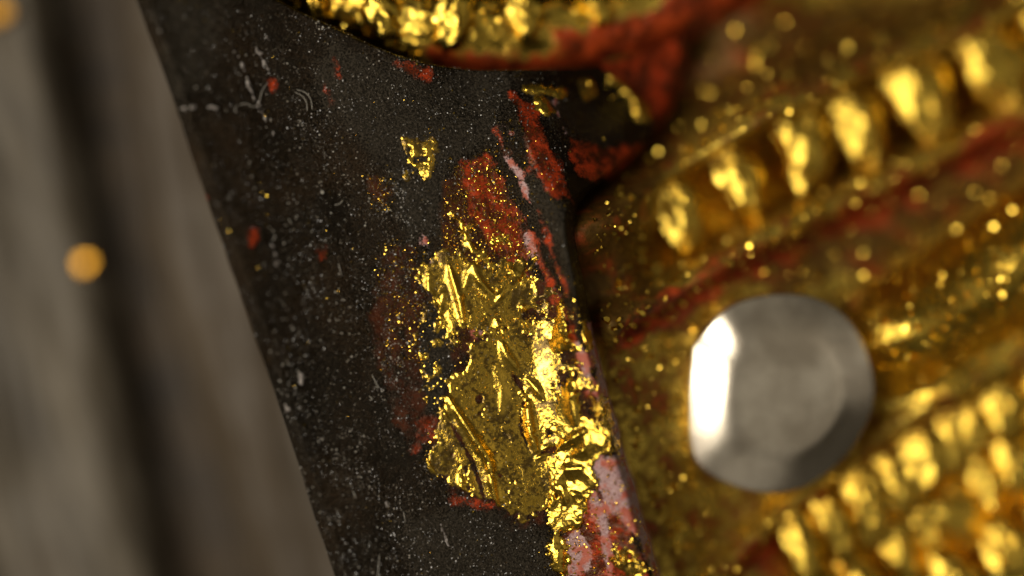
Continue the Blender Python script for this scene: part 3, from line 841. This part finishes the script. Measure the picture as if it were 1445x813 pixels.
# ---- loose gold flakes on the carving
def scatter_carving():
    r = np.random.default_rng(701)
    n = 7000
    px = r.uniform(830, 1560, n); py = r.uniform(-60, 870, n)
    k = px > right_x(py) + 14
    px, py = px[k], py[k]
    P = np.stack([wx(px, KC), wy(py, KC), carve_z(px, py) + 0.01], 1)
    sz = (2.8 + 9 * r.random(len(px)) ** 5) / PX
    o = C_(scatter('gold_crumbs', P, sz, 0.5, M_CRUMB, None, 0.3, 702))
    o['kind'] = 'stuff'
    px = r.uniform(400, 900, 320); py = r.uniform(-30, 90, 320)
    Z, d, sd, hw = roll_z(px, py)
    k = (d < hw * 0.9) & ((px < 590) | (sd * d < 0))
    P = np.stack([wx(px[k]), wy(py[k]), Z[k] + 0.008], 1)
    o = C_(scatter('gold_crumbs', P, (3 + 6 * r.random(k.sum()) ** 2) / PX, 0.4, M_CRUMB, None, 0.3, 703))
    o['kind'] = 'stuff'
scatter_carving()

# ================================================================== the silver stud
def build_stud():
    zs = -0.28
    k = (DIST - zs) / DIST
    root = empty('silver_stud', (float(wx(1098, k)), float(wy(556, k)), zs))
    tag(root, 'blurred silver stud with a flat facetted head set in the gilding', 'stud')
    # head: facetted outline, chamfer, flat face; profile rings (radius factor, height)
    out = [(-129, -70), (-134, 10), (-129, 86), (-98, 120), (-40, 141), (20, 140), (70, 114), (112, 72), (138, 12), (132, -52), (100, -110), (48, -142), (-20, -146), (-84, -124)]
    ring = np.array(smooth_pts(out + [out[0]], 6)[:-1])
    prof = [(0.55, -0.16), (0.90, -0.13), (0.985, -0.08), (1.0, -0.03), (1.0, 0.008), (0.994, 0.017), (0.965, 0.022), (0.82, 0.043), (0.68, 0.063), (0.62, 0.069), (0.56, 0.072), (0.45, 0.073), (0.22, 0.0735)]
    n = len(ring)
    V = []
    for f, h in prof:
        rr = ring * f * 0.97
        if f < 0.65:                                    # the face is rounder and shifted a little
            ang = np.arctan2(ring[:, 1], ring[:, 0])
            circ = np.stack([np.cos(ang) * 134 * f, np.sin(ang) * 140 * f], 1)
            rr = 0.4 * rr + 0.6 * circ
            rr[:, 0] += 4
        az = np.arctan2(ring[:, 1], -ring[:, 0])
        steep = 0.62 + 0.38 * ss(1.0, 0.5, np.abs(az))
        hh = np.where(h > 0, 0.0735 - (0.0735 - h) * steep, h)
        V.append(np.stack([rr[:, 0] / PX * k, -rr[:, 1] / PX * k, hh], 1))
    V.append(np.array([[4 / PX * k, 0, 0.0735]])); V.append(np.array([[0, 0, -0.16]]))
    V = np.concatenate(V)
    F = []
    for i in range(len(prof) - 1):
        for j in range(n):
            q = (j + 1) % n
            F.append((i * n + j, (i + 1) * n + j, (i + 1) * n + q, i * n + q))
    top = len(prof) * n
    for j in range(n):
        q = (j + 1) % n
        F.append(((len(prof) - 1) * n + j, top, top, (len(prof) - 1) * n + q))
        F.append((j, q, top + 1, top + 1))
    V2 = V; quads = [f for f in F if len(set(f)) == 4]; tris = []
    for f in F:
        if len(set(f)) == 3:
            g_ = []
            for a in f:
                if a not in g_: g_.append(a)
            tris.append(tuple(g_))
    me = bpy.data.meshes.new('head'); me.from_pydata([tuple(v) for v in V2], [], quads + tris)
    for p in me.polygons: p.use_smooth = True
    me.materials.append(M_SILVER)
    import bmesh
    bm = bmesh.new(); bm.from_mesh(me); bmesh.ops.recalc_face_normals(bm, faces=bm.faces[:]); bm.to_mesh(me); bm.free()
    o = bpy.data.objects.new('head', me); COL.objects.link(o); o.parent = root
    # shank going down into the carving
    sh = tube('shank', [(0.02, 0, -0.45), (0.02, 0.001, -0.30), (0.015, 0, -0.20), (0.01, 0.001, -0.13)], 0.13, M_SILVER)
    sh.parent = root
    root.rotation_euler = (math.radians(3), math.radians(6), 0)
    return root
build_stud()
